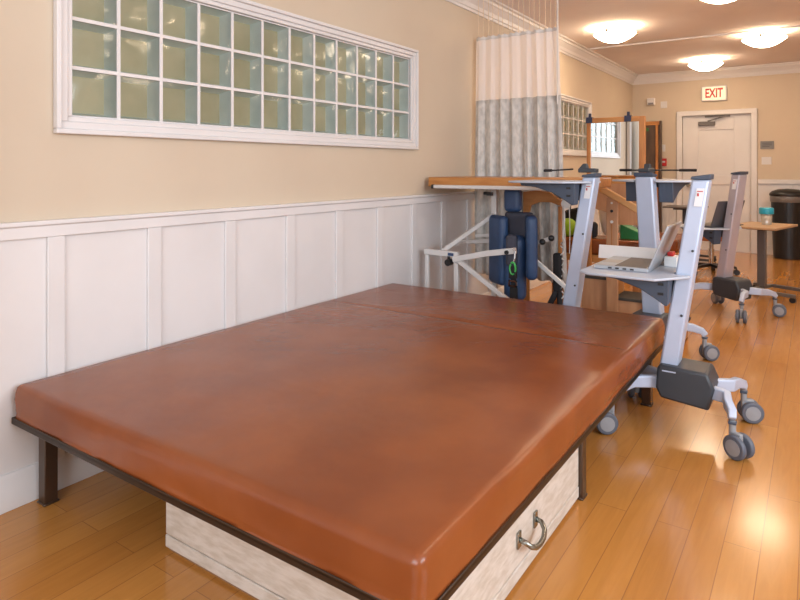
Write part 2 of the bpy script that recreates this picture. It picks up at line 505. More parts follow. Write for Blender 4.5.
# wainscot on the left wall: board, cap rail, battens
wn = MB().box(0.0005, 0.012, YN, YB, 0, 1.03).build('trim_3', M['white']); struct(wn)
MB().prism([(0.012, 0.985), (0.03, 0.985), (0.03, 1.03), (0.042, 1.034), (0.042, 1.05), (0.0005, 1.05), (0.0005, 1.03), (0.012, 1.03)], 'y', YN, YB).build('cap_rail', M['white'], wn, bevel=0.003)
bat = None
for i in range(-3, 22):
    yc = 1.205 + 0.4265 * i
    if bat is None:
        bat = MB().box(0.012, 0.026, -0.033, 0.033, 0.12, 0.985).build('batten', M['white'], wn, bevel=0.003); b = bat
    else:
        b = bat.copy(); COL.objects.link(b); b.parent = wn
    b.location = (0, yc, 0)
bp = [(0.012, 0), (0.034, 0), (0.034, 0.085), (0.028, 0.095), (0.028, 0.118), (0.02, 0.13), (0.012, 0.132)]
struct(MB().prism(bp, 'y', YN, YB - 0.01).build('baseboard_left', M['white'], bevel=0.002))
# wainscot on the back wall
wn2 = MB().box(0.013, 0.655, YB - 0.012, YB, 0, 1.06).box(1.762, XR, YB - 0.012, YB, 0, 1.06).build('trim_4', M['white']); struct(wn2)
MB().box(0.045, 0.655, YB - 0.04, YB - 0.012, 1.02, 1.085).box(1.762, XR, YB - 0.04, YB - 0.012, 1.02, 1.085).build('cap_rail', M['white'], wn2, bevel=0.004)
for k, xc in enumerate((0.33, 2.15, 2.58, 3.0, 3.43, 3.86)):
    if k == 0:
        b0 = MB().box(-0.033, 0.033, YB - 0.026, YB - 0.012, 0.12, 1.02).build('batten', M['white'], wn2, bevel=0.003); b = b0
    else:
        b = b0.copy(); COL.objects.link(b); b.parent = wn2
    b.location = (xc, 0, 0)
struct(MB().box(0.035, 0.655, YB - 0.034, YB - 0.012, 0, 0.13).box(1.762, XR, YB - 0.034, YB - 0.012, 0, 0.13).build('baseboard_back', M['white'], bevel=0.003))

# door in the back wall
d = root_struct('door_1', (1.21, YB, 0))
MB().box(0.665, 0.745, YB - 0.035, YB + 0.02, 0, 2.125).box(1.672, 1.752, YB - 0.035, YB + 0.02, 0, 2.125).box(0.665, 1.752, YB - 0.036, YB + 0.02, 2.05, 2.125).build('door_frame', M['white'], d, world=True, bevel=0.008)
lf = MB().box(DX0, DX1, YB + 0.045, YB + 0.085, 0.005, DZ)
# raised stiles and rails leave two sunken panels
for (x0, x1, z0, z1) in ((DX0, 0.97, 0.005, DZ), (1.45, DX1, 0.005, DZ), (0.97, 1.45, 1.83, DZ), (0.97, 1.45, 1.0, 1.14), (0.97, 1.45, 0.005, 0.25)):
    lf.box(x0, x1, YB + 0.028, YB + 0.046, z0, z1)
lf.build('door_leaf', M['white'], d, world=True, bevel=0.004)
c = MB().box(0.97, 1.2, YB - 0.03, YB + 0.028, 1.895, 1.955).build('door_closer', M['post_grey'], d, world=True, bevel=0.006)
MB().bar([(1.1, YB - 0.015, 1.96), (1.34, YB - 0.02, 2.03)], 0.02, 0.02).box(1.06, 1.4, YB - 0.005, YB + 0.03, 2.02, 2.045).build('closer_arm', M['post_grey'], c, world=True)
MB().cyl((0.83, YB + 0.03, 0.98), (0.83, YB - 0.02, 0.98), 0.028).box(0.825, 0.93, YB - 0.025, YB - 0.01, 0.97, 0.99).build('door_handle', M['chrome'], d, world=True)

# glass-block windows in the left wall
def block_window(name, wv, ncol, nrow, fw, dp=0.078, k=0.016):
    y0, y1, z0, z1 = wv
    r = root_struct(name, (0, (y0 + y1) / 2, z0))
    f = MB()
    # stepped casing: outer board, inner lip
    def ring(a, b, x0, x1):
        f.box(x0, x1, y0 - a, y1 + a, z0 - a, z0 - b); f.box(x0, x1, y0 - a, y1 + a, z1 + b, z1 + a)
        f.box(x0, x1, y0 - a, y0 - b, z0 - b, z1 + b); f.box(x0, x1, y1 + b, y1 + a, z0 - b, z1 + b)
    ring(fw, fw * 0.72, 0.0005, 0.034); ring(fw * 0.72, fw * 0.3, 0.0005, 0.022); ring(fw * 0.3, 0.0, -0.05, 0.014)
    f.build('window_frame', M['white'], r, world=True, bevel=0.004)
    g = MB(); gp = MB(); gr = MB()
    cw = (y1 - y0) / ncol; ch = (z1 - z0) / nrow; t = 0.0075
    for i in range(0, ncol + 1): gr.box(-0.085, -0.004, y0 + i * cw - t, y0 + i * cw + t, z0, z1)
    for j in range(0, nrow + 1): gr.box(-0.085, -0.0045, y0, y1, z0 + j * ch - t, z0 + j * ch + t)
    gr.build('mortar', M['white'], r, world=True)
    for i in range(ncol):
        for j in range(nrow):
            a0, a1, b0, b1 = y0 + i * cw + t, y0 + (i + 1) * cw - t, z0 + j * ch + t, z0 + (j + 1) * ch - t
            e = 0.001
            # thick frosted rim of the hollow block, open towards the room
            vs = [(-0.012, a0 + e, b0 + e), (-0.012, a1 - e, b0 + e), (-0.012, a1 - e, b1 - e), (-0.012, a0 + e, b1 - e),
                  (-dp, a0 + k, b0 + k), (-dp, a1 - k, b0 + k), (-dp, a1 - k, b1 - k), (-dp, a0 + k, b1 - k)]
            g._add(vs, [(0, 1, 5, 4), (1, 2, 6, 5), (2, 3, 7, 6), (3, 0, 4, 7)], 1)
            g._add(vs[4:], [(0, 1, 2, 3)], 0)
            # pillowed front pane
            n = 6; vv = []
            for p in range(n + 1):
                for q in range(n + 1):
                    u, v = p / n, q / n
                    vv.append((-0.011 + 0.004 * (1 - (2 * u - 1) ** 4) * (1 - (2 * v - 1) ** 4), a0 + (a1 - a0) * u, b0 + (b1 - b0) * v))
            gp._add(vv, [(p * (n + 1) + q, (p + 1) * (n + 1) + q, (p + 1) * (n + 1) + q + 1, p * (n + 1) + q + 1) for p in range(n) for q in range(n)])
    g.build('glass_blocks', [M['block_back'], M['block_side']], r, world=True)
    gp.build('glass_front', M['pane'], r, world=True, smooth=True, face_x=True)
    return r
block_window('window_1', W1, 12, 3, 0.07)
block_window('window_2', W2, 6, 3, 0.07, 0.03, 0.03)

# surface conduit and sprinkler on the ceiling
struct(MB().box(0.115, XR, 7.605, 7.63, ZC - 0.016, ZC).build('trim_5', M['white']))
sp = thing('ceiling_sprinkler', 'small white sprinkler head on the ceiling at the right edge', 'sprinkler', (2.40, 7.9, ZC))
MB().lathe([(0.05, 0), (0.05, -0.012), (0.03, -0.03), (0.018, -0.034)], seg=20).build('escutcheon', M['white'], sp, smooth=False)
MB().cyl((0, 0, -0.03), (0, 0, -0.07), 0.012).lathe([(0.03, -0.07), (0.03, -0.074)], seg=16).build('sprinkler_head', M['brass'], sp)

# ceiling dome lamps
def ceiling_lamp(x, y, label, group=None):
    t = thing('ceiling_lamp', label, 'ceiling lamp', (x, y, ZC), 0, group)
    return t
def lamp_parts(t):
    MB().lathe([(0.11, 0), (0.11, -0.02)], seg=24).cyl((0, 0, -0.02), (0, 0, -0.12), 0.02).build('ceiling_plate', M['white'], t)
    prof = [(0.214, -0.07)] + [(0.214 * q, -0.075 - 0.09 * (1 - q * q)) for q in [1 - i / 12 for i in range(13)]]
    inner = [(r_ * 0.97, z + 0.006) for r_, z in reversed(prof)]
    MB().lathe([(0.15, -0.062), (0.15, -0.066)], seg=32).build('added_spill_disc', M['white'], t)  # added disc that holds back the dome's glow on the ceiling
    MB().lathe(prof + inner, seg=36, cap=False).build('glass_dome', M['glow'], t, smooth=True)
    for k in range(3):
        a = R(25 + 120 * k)
        MB().box(-0.018, 0.018, -0.01, 0.01, -0.088, -0.06).xf(Matrix.Translation((0.214 * math.cos(a), 0.225 * math.sin(a), 0)) @ Matrix.Rotation(a, 4, 'Z')).build('dome_clip', M['brass'], t)
LAMPS = [(0.70, 6.62, 'lit glass dome ceiling lamp nearest the left wall, beyond the curtain', None),
         (1.99, 7.79, 'lit glass dome ceiling lamp at right beside the sprinkler', None),
         (1.21, 9.25, 'smallest lit glass dome ceiling lamp, the one nearest the exit sign', None),
         (1.84, 5.5, 'lit glass dome ceiling lamp cut off by the top edge of the photo', None)]
for (x, y) in ((3.3, 3.6), (3.4, 5.9), (3.3, 8.2)):
    LAMPS.append((x, y, 'lit glass dome lamp on the ceiling above the near end of the room', 'ceiling lamps above the near end'))
first = None
for x, y, lb, gp_ in LAMPS:
    if first is None:
        first = ceiling_lamp(x, y, lb, gp_); lamp_parts(first)
    else:
        o = copy_tree(first); o.location = (x, y, ZC); o['label'] = lb
        if gp_: o['group'] = gp_

# ---------------------------------------------------------------- mat table
MX0, MX1, MY0, MY1 = 0.028, 1.80, 1.045, 3.47
mt = thing('mat_table', 'large low therapy mat table with brown vinyl cushion on dark steel frame', 'mat table', ((MX0 + MX1) / 2, (MY0 + MY1) / 2, 0))
def crown(u, v, w_, p):
    if w_ < 0:
        hx, hy, r_ = (MX1 - MX0) / 2 , (MY1 - MY0) / 2, 0.03
        x, y = u * hx, v * hy
        q = Vector((max(-hx + r_, min(hx - r_, x)), max(-hy + r_, min(hy - r_, y))))
        d_ = Vector((x, y)) - q
        if d_.length > 1e-9: q = q + d_.normalized() * r_
        p.x, p.y = q.x, q.y
        if w_ < -0.99: p.z = -0.06
    if w_ > 0:
        k = max(0, 1 - u ** 4) * max(0, 1 - v ** 4)
        p.z += 0.008 * k
        p.z += 0.004 * noise.noise(Vector((u * 3, v * 4, 0))) * k
        # a shallow seam across the cushion
        p.z -= 0.006 * math.exp(-((v - 0.42) / 0.012) ** 2) * k
    # slightly wavy pulled edges
    n = noise.noise(Vector((u * 4 + 7, v * 5, w_ * 2)))
    p.x += 0.005 * n * (abs(u) > 0.93); p.y += 0.005 * n * (abs(v) > 0.93)
    return p
MB().rbox(MX0, MX1, MY0, MY1, 0.337, 0.457, 0.028, 40, 140, 3, crown).build('cushion', M['vinyl'], mt, world=True, smooth=True)
fr = MB()
FX0, FX1, FY0, FY1 = MX0 + 0.001, MX1 + 0.003, MY0 - 0.003, MY1 + 0.002
fr.box(FX0, FX1, FY0, FY1, 0.327, 0.333)
for (a, b, c_, d_) in ((FX0, FX1, FY0, FY0 + 0.006), (FX0, FX1, FY1 - 0.006, FY1), (FX0, FX0 + 0.006, FY0, FY1), (FX1 - 0.006, FX1, FY0, FY1)):
    fr.box(a, b, c_, d_, 0.314, 0.338)
fr.build('frame', M['dark_steel'], mt, world=True, bevel=0.002)
MB().box(MX0 + 0.02, MX1 - 0.02, MY0 + 0.02, MY1 - 0.02, 0.3, 0.3265).build('support_board', M['plywood'], mt, world=True)
for (x, y) in ((0.085, 1.145), (0.085, 2.31), (0.085, 3.40), (1.711, 2.304), (1.722, 3.40), (1.722, 1.12)):
    MB().box(x - 0.024, x + 0.024, y - 0.024, y + 0.024, 0.006, 0.326).box(x - 0.028, x + 0.028, y - 0.028, y + 0.028, 0, 0.008).build('leg', M['leg_steel'], mt, world=True, bevel=0.003)
# the drawer box under it
bx = thing('storage_box', 'whitewashed wooden storage box with metal handle under the mat table', 'box', (1.2, 1.76, 0))
b = MB()
b.box(0.702, 1.722, 1.217, 2.275, 0.055, 0.29)
b.build('body', M['washed'], bx, world=True, bevel=0.003)
MB().box(0.701, 1.723, 1.216, 2.276, 0.012, 0.052).build('bottom_plank', M['washed'], bx, world=True, bevel=0.003)
MB().box(0.70, 1.70, 1.205, 1.2165, 0.172, 0.288).build('front_batten', M['washed_edge'], bx, world=True, bevel=0.003)
MB().box(0.71, 1.716, 1.225, 2.27, 0.0, 0.0555).build('base_runner', M['plywood'], bx, world=True)
h = MB()
h.tube([(1.728, 1.71, 0.138), (1.745, 1.71, 0.135), (1.76, 1.722, 0.121), (1.766, 1.745, 0.11), (1.767, 1.775, 0.106), (1.766, 1.805, 0.11), (1.76, 1.828, 0.121), (1.745, 1.84, 0.135), (1.728, 1.84, 0.138)], 0.008, 10)
h.build('handle', M['teal_metal'], bx, world=True, smooth=True)
for yy in (1.71, 1.84):
    MB().box(1.722, 1.729, yy - 0.013, yy + 0.013, 0.112, 0.162).build('handle_plate', M['teal_metal'], bx, world=True, bevel=0.003)

# ---------------------------------------------------------------- mobile height-adjustable carts
def caster(t, x, y, ang):
    c = bpy.data.objects.new('caster', None); COL.objects.link(c); c.parent = t; c.location = (x, y, 0); c.rotation_euler = (0, 0, ang)
    MB().cyl((0, 0, 0.1), (0, 0, 0.152), 0.014).box(-0.012, 0.045, -0.011, 0.011, 0.035, 0.108).build('fork', M['caster_hub'], c, bevel=0.005)
    for s in (-1, 1):
        wv = MB()
        prof = [(0.03, 0.0), (0.047, 0.002), (0.052, 0.008), (0.052, 0.02), (0.047, 0.026), (0.03, 0.027)]
        wv.lathe(prof, seg=28)
        wv.xf(Matrix.Translation((0.03, s * 0.0125, 0.052)) @ Matrix.Rotation(R(-90 * s), 4, 'X'))
        wh = wv.build('wheel', M['caster_grey'], c, smooth=False, bevel=0.002)
        hb = MB().lathe([(0.001, 0.024), (0.034, 0.0265), (0.034, 0.0285), (0.001, 0.031)], seg=24)
        hb.xf(Matrix.Translation((0.03, s * 0.0125, 0.052)) @ Matrix.Rotation(R(-90 * s), 4, 'X'))
        hb.build('hub_cap', M['caster_hub'], c)
LEAN = 0.155
def colx(z): return -0.06 + LEAN * (z - 0.27)
def cart(label, loc, rz, zs, col_mat, rods=(), sticker=True, width=0.26, reach=0.45):
    t = thing('height_adjustable_cart', label, 'cart', (loc[0], loc[1], 0), rz)
    # motor housing
    hp = [(-0.105, 0.20), (-0.085, 0.155), (0.125, 0.135), (0.128, 0.16), (0.148, 0.235), (0.118, 0.305), (-0.09, 0.312), (-0.1, 0.29)]
    MB().prism(hp, 'y', -0.1, 0.1).build('motor_housing', M['charcoal'], t, bevel=0.012)
    lo = [(colx(0.27) + dx, dy, 0.27) for dx, dy in ((-0.04, -0.06), (0.04, -0.06), (0.04, 0.06), (-0.04, 0.06))]
    hi = [(colx(1.195) + dx, dy, 1.195) for dx, dy in ((-0.038, -0.055), (0.038, -0.055), (0.038, 0.055), (-0.038, 0.055))]
    cl = MB().hexa(lo, hi).build('column', col_mat, t, bevel=0.01)
    MB().hexa([(colx(1.195) + dx, dy, 1.1955) for dx, dy in ((-0.042, -0.059), (0.042, -0.059), (0.042, 0.059), (-0.042, 0.059))],
              [(colx(1.215) + dx, dy, 1.21 + 0.012 * (dx > 0)) for dx, dy in ((-0.042, -0.059), (0.042, -0.059), (0.042, 0.059), (-0.042, 0.059))]).build('column_cap', M['slate'], t, bevel=0.004)
    for zz in (0.55, 0.86):
        MB().cyl((colx(zz) + 0.02, -0.0595, zz), (colx(zz) + 0.02, -0.064, zz), 0.006, 10).build('screw', M['charcoal'], t)
    # splayed legs
    for (ex, ey) in ((-0.27, -0.25), (-0.27, 0.25), (0.23, -0.195), (0.235, 0.25)):
        sx = 1 if ex > 0 else -1; sy = 1 if ey > 0 else -1
        pts = [(0.09 * sx, 0.035 * sy, 0.212), (0.14 * sx, 0.06 * sy, 0.214), (0.12 * sx + ex * 0.33, ey * 0.42, 0.212), (ex * 0.9, ey * 0.74, 0.203), (ex * 0.985, ey * 0.94, 0.186), (ex, ey * 1.03, 0.16)]
        lg = MB().bar(pts, [0.036, 0.036, 0.036, 0.035, 0.034, 0.032], [0.06, 0.06, 0.056, 0.05, 0.042, 0.036]).build('leg', M['silver'], t, bevel=0.006)
        MB().box(ex - 0.016, ex + 0.016, ey - 0.016, ey + 0.016, 0.138, 0.15).build('foot_cap', M['slate'], lg, bevel=0.003)
        caster(t, ex, ey, math.atan2(ey, ex) + random.uniform(-0.5, 0.5))
    # shelf with dark bracket
    xc = colx(zs)
    yb = width
    poly = [(xc - 0.09, -yb), (xc - 0.39, -yb), (xc - reach, -yb + 0.05), (xc - reach, yb - 0.05), (xc - 0.39, yb), (xc - 0.09, yb), (xc + 0.03, 0.1), (xc + 0.03, 0.066), (xc - 0.046, 0.066), (xc - 0.046, -0.066), (xc + 0.03, -0.066), (xc + 0.03, -0.1)]
    MB().prism(poly, 'z', zs - 0.012, zs).build('shelf', M['silver_grey'], t, bevel=0.004)
    xb = colx(zs - 0.08)
    br = [(xb - 0.035, zs - 0.012), (xc - reach + 0.06, zs - 0.012), (xc - reach + 0.07, zs - 0.03), (xb - 0.28, zs - 0.036), (xb - 0.17, zs - 0.07), (xb - 0.1, zs - 0.11), (xb - 0.055, zs - 0.14), (xb - 0.045, zs - 0.14)]
    bk = MB().prism(br, 'y', -0.15, -0.0615).prism(br, 'y', 0.0615, 0.15)
    bk.box(xb - 0.25, xb - 0.2, -0.06, 0.06, zs - 0.05, zs - 0.0125)
    # sleeve around the column that carries the arms
    for s in (-1, 1):
        bk.prism([(xb - 0.06, zs - 0.0125), (xb - 0.075, zs - 0.14), (xb - 0.045, zs - 0.14), (xb - 0.034, zs - 0.0125)], 'y', *( (0.0615, 0.1) if s > 0 else (-0.1, -0.0615)))
    bk = bk.build('shelf_bracket', M['slate'], t, bevel=0.004)
    for zz in (zs - 0.04, zs - 0.085):
        MB().box(xb - 0.085, xb - 0.06, -0.153, -0.1495, zz - 0.006, zz + 0.006).build('bolt', M['black'], bk)
    if sticker:
        zz0, zz1 = 1.07, 1.155
        st = MB().hexa([(colx(zz0) - 0.008, -0.0625, zz0), (colx(zz0) + 0.026, -0.0625, zz0), (colx(zz0) + 0.026, -0.0585, zz0), (colx(zz0) - 0.008, -0.0585, zz0)],
                       [(colx(zz1) - 0.008, -0.0605, zz1), (colx(zz1) + 0.026, -0.0605, zz1), (colx(zz1) + 0.026, -0.0565, zz1), (colx(zz1) - 0.008, -0.0565, zz1)]).build('sticker', M['label'], t)
        st['label'] = 'white sticker with small red print'
        MB().box(colx(1.13) - 0.002, colx(1.13) + 0.022, -0.064, -0.061, 1.139, 1.143).box(colx(1.13) - 0.002, colx(1.13) + 0.005, -0.064, -0.061, 1.118, 1.132).build('print', M['red'], st)
    for (p0, p1, p2) in rods:
        MB().tube([p0, p1], 0.005, 8).tube([p1, p2], 0.009, 10).build('control_rod', M['black'], t)
    if rods:
        zz = 1.222
        MB().box(colx(zz) - 0.075, colx(zz) + 0.03, -0.035, 0.035, zz, zz + 0.026).prism([(colx(zz) - 0.08, zz + 0.02), (colx(zz) - 0.02, zz + 0.02), (colx(zz) - 0.03, zz + 0.055), (colx(zz) - 0.05, zz + 0.055)], 'y', -0.02, 0.02).build('control_head', M['charcoal'], t, bevel=0.006)
    return t
cartC = cart('silver mobile cart nearest the camera, its shelf holding an open silver laptop', (1.93, 3.2), 0, 0.745, M['silver'])
# maker's strip on the housing, too small to read in the photograph
MB().box(-0.075, -0.015, -0.1025, -0.0995, 0.284, 0.290).build('maker_strip', M['silver'], cartC)
cartA = cart('silver mobile cart behind the mat table, raised shelf reaching towards the blue standing frame', (1.27, 3.65), 0, 1.172, M['silver'],
             rods=(((-0.02, -0.02, 1.243), (-0.15, -0.03, 1.235), (-0.2, -0.03, 1.234)),), width=0.235)
cartB = cart('silver mobile cart with raised shelf behind the laptop cart, dark lever on its column', (1.575, 4.17), R(-98), 1.172, M['silver'],
             rods=(((0, -0.02, 1.236), (0, -0.12, 1.236), (0, -0.2, 1.236)), ((0, 0.02, 1.236), (0, 0.18, 1.236), (0, 0.28, 1.236))), sticker=False)
cartD = cart('greyer mobile cart furthest back, its shelf carrying a dark laptop by the small table', (1.85, 5.93), R(-28), 0.735, pm('dull_silver_lacquer', (184, 176, 184), 0.4, 0.15))

# ---------------------------------------------------------------- laptops and papers on the shelves
def laptop(label, loc, rz, shell, zs, tilt=112):
    t = thing('laptop', label, 'laptop', (loc[0], loc[1], zs), rz)
    # hinge along local y at +x side
    MB().box(-0.13, 0.13, -0.18, 0.18, 0.0005, 0.02).build('base', shell, t, bevel=0.004)
    MB().box(-0.03, 0.115, -0.165, 0.165, 0.0195, 0.0215).build('keyboard', M['keys'], t)
    MB().box(-0.12, -0.04, -0.06, 0.04, 0.0195, 0.0208).build('touchpad', M['touchpad'], t)
    for k in range(4):
        MB().box(-0.06 + 0.035 * k, -0.042 + 0.035 * k, -0.1815, -0.1795, 0.006, 0.014).build('port', M['black'], t)
    L = 0.225
    lid = MB().box(0, L, -0.18, 0.18, -0.004, 0.006)
    X = Matrix.Translation((0.133, 0, 0.018)) @ Matrix.Rotation(-R(180 - tilt), 4, 'Y')
    # rotate so the lid rises from the hinge and leans away (+x)
    lo = lid.xf(X).build('lid', shell, t, bevel=0.003)
    s = MB().box(0.015, L - 0.012, -0.165, 0.165, 0.006, 0.0075).xf(X).build('screen', M['screen'], lo)
    return t
laptop('open silver laptop on the nearest cart shelf, above the mat table corner', (1.665, 3.27), R(0), M['laptop'], 0.745)
lc = cartD.location; a = R(-28)
def dloc(x, y): return (lc.x + x * math.cos(a) - y * math.sin(a), lc.y + x * math.sin(a) + y * math.cos(a))
laptop('open dark grey laptop on the furthest cart shelf', dloc(-0.2, 0.02), a, M['laptop_dark'], 0.735, 108)
pp = MB().prism([(3.46, 0.746), (3.47, 0.746), (3.482, 0.815), (3.476, 0.817)], 'x', 1.45, 1.80).prism([(3.482, 0.746), (3.49, 0.746), (3.485, 0.818), (3.478, 0.817)], 'x', 1.45, 1.80)
tag(pp.build('paper_pad', M['paper']), 'white paper pad standing behind the silver laptop on the shelf', 'paper')
tb = thing('tissue_box', 'small white box with a dark red top on the shelf behind laptop screen', 'box', (1.845, 3.40, 0.7455))
MB().box(-0.03, 0.03, -0.05, 0.05, 0, 0.05).build('carton', M['paper'], tb, bevel=0.003)
MB().rbox(-0.02, 0.012, -0.03, 0.03, 0.05, 0.072, 0.008, 4, 4, 3).build('red_cap', M['red'], tb, smooth=True)

# ---------------------------------------------------------------- standing frame with blue pads
st = thing('standing_frame', 'white tubular standing frame with navy blue support pads in front of the curtain', 'standing frame', (0.6, 4.05, 0))
def B(name, pts, wd, ht, mat='frame_white', up=(0, 0, 1), bev=0.004, parent=None):
    return MB().bar(pts, wd, ht, upv=up).build(name, M[mat], parent or st, world=True, bevel=bev)
B('side_rail', [(0.08, 3.82, 0.637), (0.36, 3.82, 0.632)], 0.04, 0.04)
B('leg', [(0.10, 3.82, 0.62), (0.10, 3.82, 0.0)], 0.028, 0.028, up=(0, 1, 0))
B('leg', [(0.345, 3.82, 0.62), (0.345, 3.82, 0.0)], 0.034, 0.034, up=(0, 1, 0))
B('cross_bar', [(0.17, 3.98, 0.66), (0.17, 4.3, 0.66)], 0.03, 0.02)
B('side_rail', [(0.12, 4.28, 0.66), (0.5, 4.28, 0.70)], 0.03, 0.03)
B('mast', [(0.47, 4.18, 0.05), (0.47, 4.18, 1.12)], 0.042, 0.042, up=(0, 1, 0))
B('brace', [(0.20, 3.86, 0.64), (0.47, 4.15, 0.9)], 0.028, 0.03)
B('brace', [(0.33, 3.80, 0.62), (0.78, 3.80, 0.34)], 0.028, 0.032)
B('brace', [(0.78, 3.80, 0.34), (0.84, 3.80, 0.02)], 0.028, 0.032)
B('arm', [(0.33, 3.79, 0.60), (0.60, 3.79, 0.665), (0.81, 3.79, 0.70)], 0.024, 0.04)
B('arm', [(0.80, 4.1, 0.71), (0.95, 4.1, 0.765)], 0.022, 0.03)
B('brace', [(0.78, 4.16, 0.60), (1.02, 4.16, 0.42), (1.12, 4.16, 0.02)], 0.028, 0.03)
B('rear_bar', [(0.30, 4.2, 0.73), (0.5, 4.2, 0.75)], 0.025, 0.025)
B('base_bar', [(0.08, 4.16, 0.025), (1.14, 4.16, 0.025)], 0.05, 0.05)
B('base_bar', [(0.08, 3.82, 0.02), (0.86, 3.82, 0.02)], 0.04, 0.04)
B('label_plate', [(0.285, 3.797, 0.634), (0.33, 3.797, 0.633)], 0.004, 0.02, 'blue_pad', bev=0)
MB().cyl((0.29, 3.83, 0.575), (0.29, 3.78, 0.575), 0.024).cyl((0.29, 3.80, 0.575), (0.29, 3.80, 0.62), 0.01).build('knob', M['black'], st, world=True)
for x, z in ((0.885, 0.735), (0.95, 0.765)):
    MB().sphere((x, 4.07, z), 0.022, 14).cyl((x, 4.07, z), (x, 4.1, z), 0.01).build('knob', M['black'], st, world=True, smooth=True)
MB().cyl((0.75, 3.78, 0.685), (0.75, 3.765, 0.685), 0.014).build('bolt', M['black'], st, world=True)
MB().box(0.43, 0.47, 4.12, 4.15, 1.045, 1.07).cyl((0.4, 4.14, 1.06), (0.45, 4.14, 1.06), 0.012).build('mast_knob', M['black'], st, world=True)
def pad(name, x0, x1, y0, y1, z0, z1, r, mat, rz=0):
    m = MB(); cx, cy, cz = (x0 + x1) / 2, (y0 + y1) / 2, (z0 + z1) / 2
    m.rbox(x0 - cx, x1 - cx, y0 - cy, y1 - cy, z0 - cz, z1 - cz, r, 4, 4, 6)
    m.xf(Matrix.Translation((cx, cy, cz)) @ Matrix.Rotation(rz, 4, 'Z'))
    return m.build(name, M[mat], st, world=True, smooth=True)
pad('side_pad', 0.50, 0.575, 4.0, 4.2, 0.40, 0.905, 0.035, 'blue_pad', R(55))
pad('side_pad', 0.755, 0.835, 3.98, 4.2, 0.47, 0.92, 0.035, 'blue_pad', R(25))
pad('back_pad', 0.56, 0.78, 4.14, 4.2, 0.55, 0.93, 0.028, 'grey_pad')
pad('head_pad', 0.575, 0.705, 4.09, 4.17, 0.93, 1.105, 0.035, 'blue_pad')
pad('seat_pad', 0.60, 0.755, 4.02, 4.14, 0.30, 0.77, 0.05, 'blue_pad', R(10))
pad('seat_pad', 0.64, 0.72, 3.98, 4.05, 0.55, 0.78, 0.03, 'grey_pad', R(10))
# wooden tray with its white tube and supports
tr = MB()
tr.box(0.05, 1.24, 3.91, 4.5, 1.112, 1.182)
trp = tr.build('tray', M['wood'], st, world=True, bevel=0.006)
MB().box(0.12, 1.0, 3.865, 3.9, 1.10, 1.126).build('tray_tube', M['frame_white'], st, world=True, bevel=0.006)
MB().box(0.103, 0.12, 3.863, 3.902, 1.098, 1.128).build('tube_end_cap', M['black'], st, world=True, bevel=0.003)
# hanging strap from the arm hook
hs = thing('hanging_strap', 'black strap with buckle and green carabiner hanging from the white arm', 'strap', (0.80, 3.77, 0.70))
MB().tube([(0.80, 3.765, 0.715), (0.815, 3.765, 0.70), (0.812, 3.765, 0.65), (0.80, 3.765, 0.615)], 0.006, 8).build('hook', M['chrome'], hs, world=True)
MB().tube([(0.80 + 0.02 * math.cos(q), 3.76, 0.585 + 0.04 * math.sin(q)) for q in [R(30 * i) for i in range(12)]], 0.007, 8, closed=True).build('carabiner', M['green_clip'], hs, world=True)
MB().rbox(0.77, 0.825, 3.755, 3.785, 0.515, 0.60, 0.008, 3, 3, 3).rbox(0.775, 0.83, 3.76, 3.78, 0.32, 0.46, 0.008, 3, 3, 3).box(0.782, 0.82, 3.766, 3.776, 0.30, 0.56).build('strap', M['black_cloth'], hs, world=True)
MB().box(0.772, 0.832, 3.752, 3.76, 0.462, 0.474).box(0.772, 0.832, 3.752, 3.76, 0.496, 0.508).box(0.772, 0.781, 3.752, 3.76, 0.462, 0.508).box(0.823, 0.832, 3.752, 3.76, 0.462, 0.508).build('buckle', M['chrome'], hs, world=True)

# ---------------------------------------------------------------- arched wooden frame with pulley cord
ar = thing('wooden_arch_frame', 'arched wooden frame standing in front of the grey curtain', 'frame', (0.75, 4.56, 0))
am = MB()
am = MB().prism([(0.54, 0.9), (0.54, 1.06), (0.65, 1.075), (0.76, 1.06), (0.85, 1.0), (0.85, 0.955), (0.77, 0.985), (0.68, 0.985), (0.605, 0.955), (0.59, 0.9)], 'y', 4.545, 4.575)
am.build('arch_rail', M['wood'], ar, world=True, bevel=0.004)
MB().box(0.54, 0.587, 4.548, 4.572, 0, 0.9).build('upright', M['wood_v'], ar, world=True, bevel=0.003)
MB().box(0.825, 0.85, 4.548, 4.572, 0, 0.955).build('upright', M['wood_v'], ar, world=True, bevel=0.003)
for x in (0.5635, 0.8375):
    MB().box(x - 0.02, x + 0.02, 4.44, 4.68, 0, 0.03).build('foot', M['wood_v'], ar, world=True, bevel=0.003)
pc = thing('pulley_cord', 'white pulley with knotted pale cord and black handles hanging by the arched frame', 'pulley', (0.94, 4.42, 0.3))
pl = MB().lathe([(0.018, -0.009), (0.034, -0.008), (0.026, 0), (0.034, 0.008), (0.018, 0.009)], seg=24)
pl.xf(Matrix.Translation((0.935, 4.41, 0.985)) @ Matrix.Rotation(R(90), 4, 'X'))
pl.build('pulley_wheel', M['frame_white'], pc, world=True)
MB().tube([(0.935, 4.41, 0.985), (0.935, 4.41, 1.03), (0.915, 4.47, 1.04), (0.84, 4.556, 1.015)], 0.006, 8).build('hook', M['chrome'], pc, world=True)
pts = [(0.925, 4.4, 0.98), (0.928, 4.4, 0.86), (0.922, 4.39, 0.76)]
for i in range(22):
    z = 0.74 - 0.022 * i
    pts.append((0.915 + 0.016 * math.sin(i * 1.7), 4.39 + 0.008 * math.cos(i * 1.7), z))
MB().tube(pts, 0.0055, 8).build('cord', M['frame_white'], pc, world=True, smooth=True)
MB().tube([(0.96, 4.41, 0.98), (0.965, 4.41, 0.8), (0.962, 4.41, 0.62)], 0.003, 6).build('cord', M['frame_white'], pc, world=True)
